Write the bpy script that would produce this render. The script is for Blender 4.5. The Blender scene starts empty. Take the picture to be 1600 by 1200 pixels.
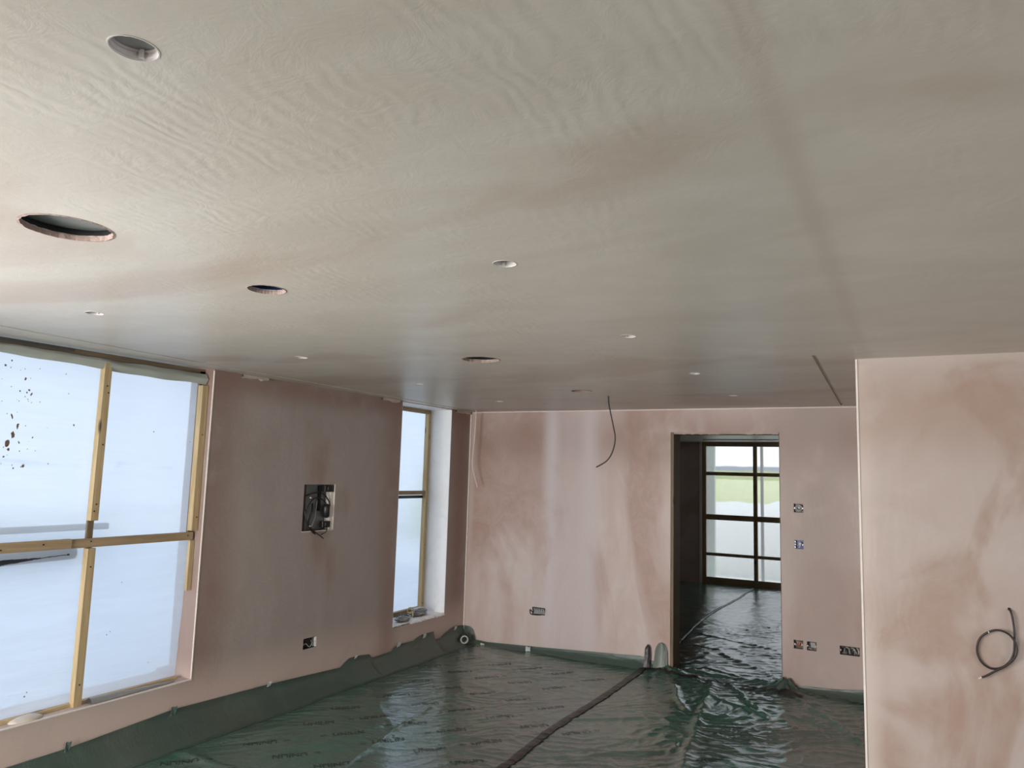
import bpy, bmesh, math, random
import numpy as np
from mathutils import Vector, Matrix
random.seed(7)
C = bpy.context.scene.collection
S = bpy.context.scene
# ------------------------------------------------------------------ camera
YAW, PITCH, ROLL, CH, FPX = 0.4916, 0.1197, 0.0291, 1.745, 1173.15
fw = Vector((-math.sin(YAW)*math.cos(PITCH), math.cos(YAW)*math.cos(PITCH), math.sin(PITCH)))
r0 = Vector((math.cos(YAW), math.sin(YAW), 0)); u0 = r0.cross(fw)
rr = math.cos(ROLL)*r0 + math.sin(ROLL)*u0; uu = -math.sin(ROLL)*r0 + math.cos(ROLL)*u0
cam = bpy.data.objects.new('camera', bpy.data.cameras.new('camera')); C.objects.link(cam)
m = Matrix.Identity(4)
for i in range(3):
    m[i][0] = rr[i]; m[i][1] = uu[i]; m[i][2] = -fw[i]
m[2][3] = CH
cam.matrix_world = m
cam.data.sensor_width = 36; cam.data.lens = 36*FPX/1600; cam.data.clip_start = .05
S.camera = cam
# ------------------------------------------------------------------ world, lights, exposure
W = bpy.data.worlds.new('sky'); S.world = W; W.use_nodes = True
nt = W.node_tree; nt.nodes.clear()
o_ = nt.nodes.new('ShaderNodeOutputWorld'); b_ = nt.nodes.new('ShaderNodeBackground')
tc = nt.nodes.new('ShaderNodeTexCoord'); sp = nt.nodes.new('ShaderNodeSeparateXYZ'); rp = nt.nodes.new('ShaderNodeValToRGB')
nt.links.new(tc.outputs['Generated'], sp.inputs[0]); nt.links.new(sp.outputs['Z'], rp.inputs[0])
rp.color_ramp.elements[0].position = 0.0; rp.color_ramp.elements[0].color = (.86, .92, 1, 1)
rp.color_ramp.elements[1].position = 0.8; rp.color_ramp.elements[1].color = (.80, .90, 1, 1)
nt.links.new(rp.outputs[0], b_.inputs[0]); nt.links.new(b_.outputs[0], o_.inputs[0])
b_.inputs[1].default_value = 1.5          # overcast sky
def area(name, loc, rot, sx, sy, power, col):
    l = bpy.data.lights.new(name, 'AREA'); l.shape = 'RECTANGLE'; l.size = sx; l.size_y = sy; l.energy = power; l.color = col
    o = bpy.data.objects.new(name, l); C.objects.link(o); o.location = loc; o.rotation_euler = rot
    return o
# daylight through the wide glazed opening in the front wall behind the camera
area('daylight_front_opening', (-2.9, -3.45, 1.25), (math.radians(90), 0, 0), 2.5, 2.1, 470, (1, .975, .955))
# added fill light, behind an unseen opening made for it in the right-hand wall
area('fill_right_opening', (3.65, 1.7, 1.15), (0, math.radians(90), 0), 1.9, 3.2, 40, (1, .97, .95))
# added fill standing in for the left windows' light, through an unseen extra opening
area('fill_left_opening', (-4.75, -.8, 1.15), (0, math.radians(-90), 0), 2.1, 3.6, 310, (1, .975, .955))
S.view_settings.view_transform = 'Standard'; S.view_settings.look = 'None'
S.view_settings.exposure = 0.0; S.view_settings.gamma = 1; S.view_settings.use_curve_mapping = False

# ------------------------------------------------------------------ materials
def newmat(name):
    m = bpy.data.materials.new(name); m.use_nodes = True
    return m, m.node_tree, m.node_tree.nodes['Principled BSDF']
def N(nt, t, **k):
    n = nt.nodes.new(t)
    for a, v in k.items(): setattr(n, a, v)
    return n
def L(nt, a, b): nt.links.new(a, b)
def val(nt, op, a, b=None, c=None, clamp=False):
    n = N(nt, 'ShaderNodeMath', operation=op); n.use_clamp = clamp
    for i, v in enumerate((a, b, c)):
        if v is None: continue
        if hasattr(v, 'links'): L(nt, v, n.inputs[i])
        else: n.inputs[i].default_value = v
    return n.outputs[0]
def mixc(nt, fac, a, b, mode='MIX'):
    n = N(nt, 'ShaderNodeMix', data_type='RGBA', blend_type=mode)
    for i, v in ((0, fac), (6, a), (7, b)):
        if hasattr(v, 'links'): L(nt, v, n.inputs[i])
        elif i == 0: n.inputs[0].default_value = v
        else: n.inputs[i].default_value = (*v, 1)
    return n.outputs[2]
def coords(nt, scale=(1,1,1), rot=(0,0,0)):
    t = N(nt, 'ShaderNodeTexCoord'); mp = N(nt, 'ShaderNodeMapping'); mp.inputs['Scale'].default_value = scale; mp.inputs['Rotation'].default_value = rot
    L(nt, t.outputs['Object'], mp.inputs[0]); return mp.outputs[0]
def noise(nt, vec, scale, detail=4, dist=0., rough=.55):
    n = N(nt, 'ShaderNodeTexNoise'); n.inputs['Scale'].default_value = scale; n.inputs['Detail'].default_value = detail
    n.inputs['Distortion'].default_value = dist; n.inputs['Roughness'].default_value = rough
    L(nt, vec, n.inputs['Vector']); return n.outputs['Fac']
def ramp(nt, fac, lo, hi):
    n = N(nt, 'ShaderNodeMapRange'); n.interpolation_type = 'SMOOTHSTEP'; L(nt, fac, n.inputs[0]); n.inputs[1].default_value = lo; n.inputs[2].default_value = hi
    return n.outputs[0]
def band(nt, co, x0, w):    # gaussian-ish band around x0
    d = val(nt, 'DIVIDE', val(nt, 'ABSOLUTE', val(nt, 'SUBTRACT', co, x0)), w)
    return val(nt, 'MAXIMUM', val(nt, 'SUBTRACT', 1.0, d), 0.0)
def mat(name, col, rough=.6, metal=0, spec=.5, bump=0, bscale=60):
    m, nt, b = newmat(name)
    b.inputs['Base Color'].default_value = (*col, 1); b.inputs['Roughness'].default_value = rough
    b.inputs['Metallic'].default_value = metal; b.inputs['Specular IOR Level'].default_value = spec
    v = coords(nt); f = noise(nt, v, bscale*.3, 3)
    L(nt, mixc(nt, f, tuple(c*.82 for c in col), tuple(min(1, c*1.15) for c in col)), b.inputs['Base Color'])
    if bump:
        bp = N(nt, 'ShaderNodeBump'); bp.inputs['Strength'].default_value = bump; bp.inputs['Distance'].default_value = .004
        L(nt, noise(nt, v, bscale, 4), bp.inputs['Height']); L(nt, bp.outputs[0], b.inputs['Normal'])
    return m
def plaster(name, light, mid, damp, pscale, bands=(), rough=.5, streak=(1,1,1), bump=.25, lo=.50, hi=.66, seed=0, spec=.4, trowel=(1,1,1)):
    m, nt, b = newmat(name)
    t = N(nt, 'ShaderNodeTexCoord'); sp = N(nt, 'ShaderNodeSeparateXYZ'); L(nt, t.outputs['Object'], sp.inputs[0])
    X = {'x': sp.outputs[0], 'y': sp.outputs[1], 'z': sp.outputs[2]}
    mp = N(nt, 'ShaderNodeMapping'); mp.inputs['Scale'].default_value = streak; mp.inputs['Location'].default_value = (seed*3.1, seed*1.7, seed*2.3); L(nt, t.outputs['Object'], mp.inputs[0])
    v = mp.outputs[0]
    big = noise(nt, v, pscale, 5, .9, .5)
    patch = ramp(nt, big, lo, hi)
    mid_n = ramp(nt, noise(nt, v, pscale*2.3, 6, 1.5), .35, .7)
    c = mixc(nt, mid_n, light, mid)
    c = mixc(nt, patch, c, damp)
    fine = noise(nt, coords(nt), 3.5, 8, 2.0, .7)
    c = mixc(nt, ramp(nt, fine, .25, .75), c, mixc(nt, .5, c, mid))
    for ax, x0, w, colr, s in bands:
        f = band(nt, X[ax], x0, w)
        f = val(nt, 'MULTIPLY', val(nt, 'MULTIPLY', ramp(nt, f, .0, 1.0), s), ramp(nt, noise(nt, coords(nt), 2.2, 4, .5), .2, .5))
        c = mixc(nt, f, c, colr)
    L(nt, c, b.inputs['Base Color'])
    L(nt, val(nt, 'ADD', val(nt, 'MULTIPLY', fine, .22), rough-.1), b.inputs['Roughness'])
    b.inputs['Specular IOR Level'].default_value = spec
    # trowel arcs: distorted bands with fine scratches
    mp2 = N(nt, 'ShaderNodeMapping'); mp2.inputs['Scale'].default_value = trowel; L(nt, t.outputs['Object'], mp2.inputs[0])
    w = N(nt, 'ShaderNodeTexWave'); w.inputs['Scale'].default_value = 7; w.inputs['Distortion'].default_value = 14; w.inputs['Detail'].default_value = 3
    w.inputs['Detail Scale'].default_value = .7; L(nt, mp2.outputs[0], w.inputs['Vector'])
    sc = noise(nt, mp2.outputs[0], 9, 6, 2.5, .65); lg = noise(nt, t.outputs['Object'], 1.6, 3, 0)
    msk = ramp(nt, noise(nt, coords(nt), 1.7, 2), .42, .62)
    hgt = val(nt, 'ADD', val(nt, 'MULTIPLY', val(nt, 'MULTIPLY', w.outputs['Fac'], .35), msk), val(nt, 'ADD', sc, val(nt, 'MULTIPLY', lg, 3.0)))
    bp = N(nt, 'ShaderNodeBump'); bp.inputs['Strength'].default_value = bump; bp.inputs['Distance'].default_value = .006
    L(nt, hgt, bp.inputs['Height']); L(nt, bp.outputs[0], b.inputs['Normal'])
    return m
PK = (.47, .345, .29); DAMP = (.36, .205, .15); GREY = (.50, .41, .38)
M = {}
M['pl_left'] = plaster('plaster_left_wall', (.42, .362, .335), (.38, .32, .29), (.33, .235, .195), .9, bands=[('y', 3.58, .32, (.27, .17, .135), .7), ('y', 6.75, .3, (.27, .16, .13), .7), ('z', 2.35, .2, (.27, .16, .13), .7), ('z', .2, .34, (.60, .47, .41), .9), ('y', 5.6, .25, (.30, .19, .16), .6)], streak=(1, 1, .55), seed=1, lo=.56, hi=.72, rough=.55)  # low z band lightens the wall foot, painting in light from behind
M['pl_back'] = plaster('plaster_back_wall', (.67, .575, .54), (.60, .475, .43), (.46, .315, .26), 1.15, bands=[('z', 2.12, .45, (.36, .235, .19), .8), ('x', -.75, .6, (.45, .365, .325), .85), ('x', -3.22, .14, (.68, .60, .60), .95), ('x', -2.82, .15, (.66, .58, .57), .85), ('x', -1.72, .07, (.52, .43, .40), .6), ('x', -4.16, .06, (.58, .47, .42), .7), ('x', -3.0, .5, (.62, .54, .53), .6)], streak=(1, 1, .38), seed=4, lo=.45, hi=.60)  # upper z and wide right x bands paint in weaker daylight, part damp
M['pl_block'] = plaster('plaster_block_wall', (.51, .43, .395), (.47, .385, .345), (.38, .265, .21), 1.5, bands=[('x', -.24, .1, (.56, .47, .42), .95), ('z', 2.385, .06, (.52, .44, .40), .9), ('z', 2.12, .34, (.38, .27, .21), .7), ('z', 1.15, .25, (.41, .30, .25), .4)], streak=(1, 1, .8), seed=2.2, lo=.47, hi=.60)  # wide upper z band darkens the top, painting in light fading upwards
M['pl_ceil'] = plaster('plaster_ceiling', (.60, .545, .48), (.545, .485, .42), (.48, .385, .32), .62, bands=[('x', -.20, .05, (.46, .37, .32), .42), ('x', 1.3, 1.4, (.44, .37, .32), .8)], streak=(.7, 1.7, 1), seed=3, lo=.54, hi=.68, rough=.37, bump=.17, spec=.5)  # wide x band paints in daylight fading to the right, plus pinkish damp
M['pl_far'] = plaster('plaster_far_room', (.62, .52, .50), (.56, .46, .43), (.50, .38, .34), 1, seed=5)
M['white_pl'] = plaster('white_plaster_reveal', (.90, .89, .87), (.86, .85, .83), (.74, .72, .69), 3, seed=6, lo=.6, hi=.8)
M['bead'] = mat('angle_bead', (.78, .70, .64), .5)
M['shell'] = mat('outer_shell', (.25, .24, .22), .8)
M['concrete'] = mat('concrete', (.22, .21, .20), .8, bump=.3)
def wood(name, a, b2, axis, rough=.6):
    m, nt, b = newmat(name)
    sc = {'x': (1.2, 22, 22), 'y': (22, 1.2, 22), 'z': (22, 22, 1.2)}[axis]
    f = noise(nt, coords(nt, sc), 2.2, 5, .6, .6); g = noise(nt, coords(nt, sc), 9, 3)
    kn = N(nt, 'ShaderNodeTexVoronoi'); kn.inputs['Scale'].default_value = 1.0; L(nt, coords(nt, {'x': (2.2, 9, 9), 'y': (9, 2.2, 9), 'z': (9, 9, 2.2)}[axis]), kn.inputs['Vector'])
    c = mixc(nt, ramp(nt, f, .3, .7), a, b2)
    c = mixc(nt, ramp(nt, kn.outputs['Distance'], .13, .04), c, tuple(x*.25 for x in b2))
    L(nt, c, b.inputs['Base Color']); b.inputs['Roughness'].default_value = rough
    bp = N(nt, 'ShaderNodeBump'); bp.inputs['Strength'].default_value = .3; bp.inputs['Distance'].default_value = .002
    L(nt, g, bp.inputs['Height']); L(nt, bp.outputs[0], b.inputs['Normal'])
    return m
for ax in 'xyz':
    M['pine_'+ax] = wood('pine_'+ax, (.54, .41, .23), (.40, .285, .145), ax)
    M['old_'+ax] = wood('treated_timber_'+ax, (.22, .16, .095), (.14, .10, .06), ax)
    M['mid_'+ax] = wood('weathered_pine_'+ax, (.40, .29, .17), (.30, .21, .12), ax)
def sheet_mat(name, tint, refr=.35, rr_=.35, wr=(1, 1, 9), dfm=.2):
    m, nt, b = newmat(name); nt.nodes.remove(b); out = nt.nodes['Material Output']
    tr = N(nt, 'ShaderNodeBsdfTranslucent'); df = N(nt, 'ShaderNodeBsdfDiffuse'); rf = N(nt, 'ShaderNodeBsdfRefraction'); gl = N(nt, 'ShaderNodeBsdfGlossy')
    v = coords(nt, wr); f = noise(nt, v, 2.0, 5, .8, .6)
    f2 = noise(nt, coords(nt), 1.1, 3, .4)
    c = mixc(nt, ramp(nt, f, .35, .65), tint, tuple(x*.93 for x in tint))
    c = mixc(nt, ramp(nt, f2, .4, .7), c, tuple(x*.93 for x in tint))
    L(nt, c, tr.inputs[0]); df.inputs[0].default_value = (.7, .72, .74, 1)
    rf.inputs['IOR'].default_value = 1.06; rf.inputs['Roughness'].default_value = rr_; rf.inputs[0].default_value = (*tint, 1)
    gl.inputs['Roughness'].default_value = .25
    bp = N(nt, 'ShaderNodeBump'); bp.inputs['Strength'].default_value = .5; bp.inputs['Distance'].default_value = .01
    L(nt, f, bp.inputs['Height'])
    for s in (tr, df, gl): L(nt, bp.outputs[0], s.inputs['Normal'])
    m1 = N(nt, 'ShaderNodeMixShader'); m1.inputs[0].default_value = refr; L(nt, tr.outputs[0], m1.inputs[1]); L(nt, rf.outputs[0], m1.inputs[2])
    m2 = N(nt, 'ShaderNodeMixShader'); m2.inputs[0].default_value = dfm; L(nt, m1.outputs[0], m2.inputs[1]); L(nt, df.outputs[0], m2.inputs[2])
    m3 = N(nt, 'ShaderNodeMixShader'); m3.inputs[0].default_value = .03; L(nt, m2.outputs[0], m3.inputs[1]); L(nt, gl.outputs[0], m3.inputs[2])
    L(nt, m3.outputs[0], out.inputs[0])
    return m
M['sheet'] = sheet_mat('clear_polythene_window', (.77, .85, .96), .42, .36)
M['sheet_far'] = sheet_mat('clear_polythene_far_window', (.95, .95, .94), .75, .16, (3, 3, 3), .06)
M['drape'] = mat('grey_green_membrane', (.42, .44, .39), .5, bump=.4, bscale=12)
def membrane(name, g1, g2, rough):
    m, nt, b = newmat(name)
    f = noise(nt, coords(nt), .75, 3, .7); f2 = noise(nt, coords(nt, (1, 2.2, 1), (0, 0, math.radians(40))), 3.0, 5, 1.0)
    c = mixc(nt, ramp(nt, f, .40, .62), g1, g2)
    c = mixc(nt, val(nt, 'MULTIPLY', ramp(nt, f2, .5, .75), .5), c, tuple(x*1.5 for x in g1))
    L(nt, c, b.inputs['Base Color']); b.inputs['Specular IOR Level'].default_value = .8
    L(nt, val(nt, 'ADD', val(nt, 'MULTIPLY', f, .12), rough-.05), b.inputs['Roughness'])
    bp = N(nt, 'ShaderNodeBump'); bp.inputs['Strength'].default_value = .38; bp.inputs['Distance'].default_value = .006
    if rough < .3: b.inputs['Coat Weight'].default_value = .22; b.inputs['Coat Roughness'].default_value = .06; b.inputs['Coat IOR'].default_value = 1.65; L(nt, bp.outputs[0], b.inputs['Coat Normal'])
    h = val(nt, 'ADD', noise(nt, coords(nt, (1, 2.6, 1), (0, 0, math.radians(35))), 16, 4, 1.2, .6), val(nt, 'MULTIPLY', noise(nt, coords(nt), 45, 3, .6), .55))
    L(nt, h, bp.inputs['Height']); L(nt, bp.outputs[0], b.inputs['Normal'])
    return m
M['memb'] = membrane('green_polythene', (.050, .128, .096), (.068, .104, .088), .09)
M['memb_up'] = membrane('green_polythene_upstand', (.048, .085, .066), (.066, .086, .070), .40)
M['flap'] = membrane('clear_green_flap', (.17, .20, .165), (.14, .17, .14), .45)
M['ink'] = mat('black_ink', (.022, .046, .036), .2)
M['tape'] = mat('black_tape', (.022, .018, .018), .38, bump=.6, bscale=50)
M['black'] = mat('black_plastic', (.012, .012, .014), .4)
M['cable_b'] = mat('black_cable', (.03, .022, .02), .45)
M['cable_w'] = mat('white_cable', (.75, .68, .62), .5)
M['cable_g'] = mat('grey_cable', (.36, .36, .35), .45)
M['copper'] = mat('copper_wire', (.48, .25, .17), .4, metal=.5)
M['galv'] = mat('galvanised_steel', (.30, .28, .27), .35, metal=.8)
M['darkmetal'] = mat('dark_steel', (.10, .085, .08), .4, metal=.5)
M['blue'] = mat('blue_plastic', (.02, .05, .30), .35)
M['bluegrey'] = mat('blue_black_plastic', (.012, .03, .07), .35)
M['white'] = mat('white_plastic', (.72, .70, .68), .4)
M['plate'] = mat('grey_plate', (.22, .225, .225), .5)
M['voidm'] = mat('dark_void', (.015, .015, .017), .8)
M['lamp_w'] = mat('off_white_ring', (.58, .54, .52), .45)
M['torn'] = mat('torn_board_edge', (.33, .24, .21), .9, bump=1, bscale=80)
M['cup'] = mat('grey_cup', (.45, .44, .45), .3)
M['tapew'] = mat('pale_tape', (.62, .64, .62), .35)
M['tapeg'] = mat('green_tape', (.10, .15, .135), .3)
M['palegreen'] = mat('pale_green_post', (.50, .62, .54), .8)
M['hedge'] = mat('hedge_leaves', (.40, .43, .14), .8, bump=1, bscale=8)
M['grass'] = mat('pale_grass', (.66, .69, .36), .9)
M['sand'] = mat('pale_ground', (.93, .92, .86), .9)
M['yard'] = mat('yard_ground', (.62, .66, .70), .9)
M['gravelblue'] = mat('roof_slate', (.36, .38, .52), .7)
M['scrap'] = mat('grey_plastic_scrap', (.26, .27, .27), .3, bump=.5, bscale=30)
M['yellow'] = mat('yellow_cord', (.70, .55, .18), .5)
M['splash'] = mat('brown_plaster_splash', (.20, .12, .09), .8)

# ------------------------------------------------------------------ mesh helpers
def link(name, bm, material, parent=None, smooth=False, bevel=0):
    me = bpy.data.meshes.new(name); bmesh.ops.recalc_face_normals(bm, faces=bm.faces); bm.to_mesh(me); bm.free()
    o = bpy.data.objects.new(name, me); C.objects.link(o)
    if material: me.materials.append(M[material] if isinstance(material, str) else material)
    if parent: o.parent = parent
    if smooth: me.polygons.foreach_set('use_smooth', [True]*len(me.polygons))
    if bevel:
        b = o.modifiers.new('bevel', 'BEVEL'); b.width = bevel; b.segments = 2; b.limit_method = 'ANGLE'
    return o
def bx(bm, x0, x1, y0, y1, z0, z1):
    x0, x1 = sorted((x0, x1)); y0, y1 = sorted((y0, y1)); z0, z1 = sorted((z0, z1))
    v = [bm.verts.new(p) for p in ((x0,y0,z0),(x1,y0,z0),(x1,y1,z0),(x0,y1,z0),(x0,y0,z1),(x1,y0,z1),(x1,y1,z1),(x0,y1,z1))]
    for f in ((0,3,2,1),(4,5,6,7),(0,1,5,4),(1,2,6,5),(2,3,7,6),(3,0,4,7)): bm.faces.new([v[i] for i in f])
    return bm
def box(name, x0, x1, y0, y1, z0, z1, material, parent=None, bevel=0):
    return link(name, bx(bmesh.new(), x0, x1, y0, y1, z0, z1), material, parent, bevel=bevel)
def prism_bm(pts, z0, z1, bm=None):
    bm = bm or bmesh.new()
    a = [bm.verts.new((x, y, z0)) for x, y in pts]; b = [bm.verts.new((x, y, z1)) for x, y in pts]
    n = len(pts); bm.faces.new(a[::-1]); bm.faces.new(b)
    for i in range(n): bm.faces.new((a[i], a[(i+1) % n], b[(i+1) % n], b[i]))
    return bm
def lathe_bm(prof, seg=40, c=(0, 0, 0), bm=None):
    bm = bm or bmesh.new(); rings = []
    for r, z in prof:
        if r < 1e-6: rings.append([bm.verts.new((c[0], c[1], c[2]+z))])
        else: rings.append([bm.verts.new((c[0]+r*math.cos(2*math.pi*i/seg), c[1]+r*math.sin(2*math.pi*i/seg), c[2]+z)) for i in range(seg)])
    for a, b in zip(rings, rings[1:]):
        for i in range(seg):
            j = (i+1) % seg
            q = [a[i % len(a)], a[j % len(a)], b[j % len(b)], b[i % len(b)]]
            u = []
            for w in q:
                if w not in u: u.append(w)
            if len(u) > 2: bm.faces.new(u)
    return bm
def smooth_path(P, sub=6):
    P = [Vector(p) for p in P]
    if len(P) < 3: return P
    out = []
    for i in range(len(P)-1):
        a = P[max(i-1, 0)]; b = P[i]; c = P[i+1]; d = P[min(i+2, len(P)-1)]
        for k in range(sub):
            t = k/sub
            out.append(.5*((2*b)+(c-a)*t+(2*a-5*b+4*c-d)*t*t+(-a+3*b-3*c+d)*t**3))
    out.append(P[-1]); return out
def tube_bm(P, r, seg=8, bm=None, sub=6):
    bm = bm or bmesh.new(); P = smooth_path(P, sub); prev = None
    t0 = (P[1]-P[0]).normalized(); n = t0.orthogonal().normalized(); rings = []
    for i, p in enumerate(P):
        t = (P[min(i+1, len(P)-1)]-P[max(i-1, 0)]).normalized()
        n = (n - t*n.dot(t)).normalized(); b = t.cross(n)
        rings.append([bm.verts.new(p + r*(math.cos(2*math.pi*k/seg)*n + math.sin(2*math.pi*k/seg)*b)) for k in range(seg)])
    for a, b in zip(rings, rings[1:]):
        for k in range(seg): bm.faces.new((a[k], a[(k+1) % seg], b[(k+1) % seg], b[k]))
    bm.faces.new(rings[0][::-1]); bm.faces.new(rings[-1])
    return bm
def cut(o, cutter_bms):
    """real openings: boolean difference baked into the mesh, cutters removed"""
    cs = []
    for cb in cutter_bms:
        me = bpy.data.meshes.new('c'); bmesh.ops.recalc_face_normals(cb, faces=cb.faces); cb.to_mesh(me); cb.free()
        c = bpy.data.objects.new('c', me); C.objects.link(c); cs.append(c)
        md = o.modifiers.new('b', 'BOOLEAN'); md.operation = 'DIFFERENCE'; md.object = c; md.solver = 'EXACT'
    dg = bpy.context.evaluated_depsgraph_get(); dg.update()
    me = bpy.data.meshes.new_from_object(o.evaluated_get(dg))
    o.modifiers.clear(); old = o.data; o.data = me; me.name = o.name; bpy.data.meshes.remove(old)
    for c in cs:
        d = c.data; bpy.data.objects.remove(c); bpy.data.meshes.remove(d)
    return o
def B(*a): return bx(bmesh.new(), *a)
def tag(o, label, cat, group=None):
    o['label'] = label; o['category'] = cat
    if group: o['group'] = group
    return o
def empty(name, loc=(0, 0, 0), rz=0):
    o = bpy.data.objects.new(name, None); o.empty_display_size = .1; C.objects.link(o); o.location = loc; o.rotation_euler = (0, 0, rz); return o
def struct(o): o['kind'] = 'structure'; return o

# gradient noise in numpy
_rng = np.random.RandomState(11); _perm = _rng.permutation(512); _g = _rng.uniform(0, 2*np.pi, 512)
def pn(x, y):
    xi = np.floor(x).astype(int); yi = np.floor(y).astype(int); xf = x-xi; yf = y-yi
    def gr(a, b, dx, dy):
        h = _g[_perm[(_perm[a & 511] + b) & 511]]; return np.cos(h)*dx + np.sin(h)*dy
    u = xf**3*(xf*(xf*6-15)+10); v = yf**3*(yf*(yf*6-15)+10)
    a = gr(xi, yi, xf, yf); b = gr(xi+1, yi, xf-1, yf); c = gr(xi, yi+1, xf, yf-1); d = gr(xi+1, yi+1, xf-1, yf-1)
    return (a*(1-u)+b*u)*(1-v) + (c*(1-u)+d*u)*v
def nz1(x, y): return float(pn(np.array(x), np.array(y)))
RID = [  # folds: x0,y0,x1,y1,height,width
    (-1.58, 6.80, -1.47, 6.0, 0.0225, 0.0345), (-1.47, 6.0, -1.27, 4.6, 0.0195, 0.0403), (-1.27, 4.6, -1.15, 3.0, 0.0150, 0.0403),
    (-1.43, 6.78, -1.13, 6.22, 0.0165, 0.0230), (-1.13, 6.22, -1.0, 6.0, 0.0135, 0.0230), (-1.50, 6.35, -1.02, 6.05, 0.0120, 0.0207),
    (-.98, 6.80, -.39, 5.87, 0.0165, 0.0253), (-.39, 5.87, .3, 4.9, 0.0112, 0.0230), (-1.85, 6.5, -1.6, 5.9, 0.0135, 0.0230),
    (-1.32, 8.98, -1.83, 8.07, 0.0110, 0.0345), (-1.83, 8.07, -2.4, 8.3, 0.0080, 0.0345), (-1.75, 7.9, -1.08, 7.2, 0.0110, 0.0253),
    (-1.95, 7.2, -1.5, 7.75, 0.0100, 0.0345), (-2.2, 8.8, -1.4, 8.45, 0.0100, 0.0287), (-1.9, 7.05, -1.05, 7.0, 0.0150, 0.0403), (-1.75, 7.25, -1.05, 6.95, 0.0110, 0.0253),
    (-3.01, 3.6, -3.21, 4.85, 0.0075, 0.0207), (-2.2, 5.2, -1.3, 5.9, 0.0090, 0.0253), (-2.1, 4.4, -1.3, 5.1, 0.0090, 0.0345),
    (-3.6, 3.2, -2.7, 3.2, 0.0090, 0.0345), (-4.0, 3.3, -2.9, 3.25, 0.0090, 0.0345), (-3.9, 5.0, -3.0, 4.2, 0.0045, 0.0230)]
def hgt(x, y):
    x = np.asarray(x, float); y = np.asarray(y, float)
    a = math.radians(38); s = x*math.cos(a)+y*math.sin(a); t = -x*math.sin(a)+y*math.cos(a)
    wx = .35*pn(s*1.3+5, t*1.3+9); wt = t + wx
    h = .010*pn(s*1.1, wt*2.0) + .004*pn(s*3.1+30, wt*7)
    amp = .45+.55*np.clip(pn(x*.8+3, y*.8+7)*2+.5, 0, 1)
    # stronger creasing right of the seam and in the next room
    amp = amp*(1+1.3*np.clip((x+2.3)/.6, 0, 1)) + .7*np.exp(-((x+1.5)/.6)**2-((y-6.6)/1.1)**2)
    r1 = 1-np.abs(pn(s*4.0+11, wt*11+3))*2.2; r2 = 1-np.abs(pn(s*8.0+71, (wt+.1*wx)*24+13))*2.2
    h = h + amp*(.0045*np.clip(r1, 0, 1)**3 + .0019*np.clip(r2, 0, 1)**2)
    for x0, y0, x1, y1, hh, w in RID:
        dx, dy = x1-x0, y1-y0; ll = dx*dx+dy*dy
        q = np.clip(((x-x0)*dx+(y-y0)*dy)/ll, 0, 1)
        d = np.hypot(x-x0-q*dx+.03*pn(x*4, y*4), y-y0-q*dy+.03*pn(x*4+9, y*4)); h = h + hh*np.exp(-(d/w)**2)
    for cx, cy, hh, w in ((-1.0, 6.90, .10, .10), (-2.03, 6.9, .05, .09), (-1.93, 6.88, .03, .05), (-1.75, 6.80, .025, .05)):
        d = np.hypot(x-cx, y-cy); th = np.arctan2(y-cy, x-cx)
        h = h + hh*np.exp(-(d/w)**1.3)*(1+.35*np.cos(th*9+2*pn(d*5, th)))
    return h + .012
def grid_obj(name, xs, ys, material, hf=None, parent=None):
    X, Y = np.meshgrid(xs, ys); Z = (hf or hgt)(X, Y); nx, ny = len(xs), len(ys)
    co = np.stack([X, Y, Z], -1).reshape(-1, 3).astype(np.float32)
    i = np.arange(nx*ny).reshape(ny, nx); f = np.stack([i[:-1, :-1], i[:-1, 1:], i[1:, 1:], i[1:, :-1]], -1).reshape(-1, 4)
    me = bpy.data.meshes.new(name); me.vertices.add(len(co)); me.vertices.foreach_set('co', co.ravel())
    me.loops.add(f.size); me.loops.foreach_set('vertex_index', f.ravel().astype(np.int32))
    me.polygons.add(len(f)); me.polygons.foreach_set('loop_start', np.arange(0, f.size, 4, dtype=np.int32))
    me.polygons.foreach_set('loop_total', np.full(len(f), 4, dtype=np.int32)); me.polygons.foreach_set('use_smooth', np.ones(len(f), bool))
    me.update(); me.validate(); me.materials.append(M[material])
    o = bpy.data.objects.new(name, me); C.objects.link(o)
    if parent: o.parent = parent
    return o

# ------------------------------------------------------------------ structure
XL, YB, H = -4.197, 6.92, 2.40
FRONT = -3.0; RIGHT = 3.2
def jag(cx, cy, r, z0, z1, j=.02, n=40, sd=1):
    rnd = random.Random(sd)
    return prism_bm([(cx+r*(1+rnd.uniform(-j, j))*math.cos(2*math.pi*k/n), cy+r*(1+rnd.uniform(-j, j))*math.sin(2*math.pi*k/n)) for k in range(n)], z0, z1)
# floor slab
struct(box('floor', XL-.3, RIGHT+.2, FRONT-.3, 13.3, -.15, 0.0, 'concrete'))
# left wall with two openings and recesses
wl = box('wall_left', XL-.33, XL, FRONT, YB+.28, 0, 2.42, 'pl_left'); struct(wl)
W1 = (1.32, 3.53, .360, 2.42); W2 = (5.685, 6.545, .334, 2.395)
cut(wl, [B(XL-.6, XL+.1, -2.6, 1.05, .2, 2.36), B(XL-.5, XL+.1, W1[0], W1[1], W1[2], 2.6), B(XL-.5, XL-.17, W1[0], W1[1]+.10, W1[2]+.02, 2.38), B(XL-.5, XL+.1, W2[0], W2[1], W2[2], 2.395),
         B(XL-.075, XL+.1, 4.460, 4.817, 1.257, 1.620), B(XL-.045, XL+.1, 4.551, 4.700, .355, .436)])
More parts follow.
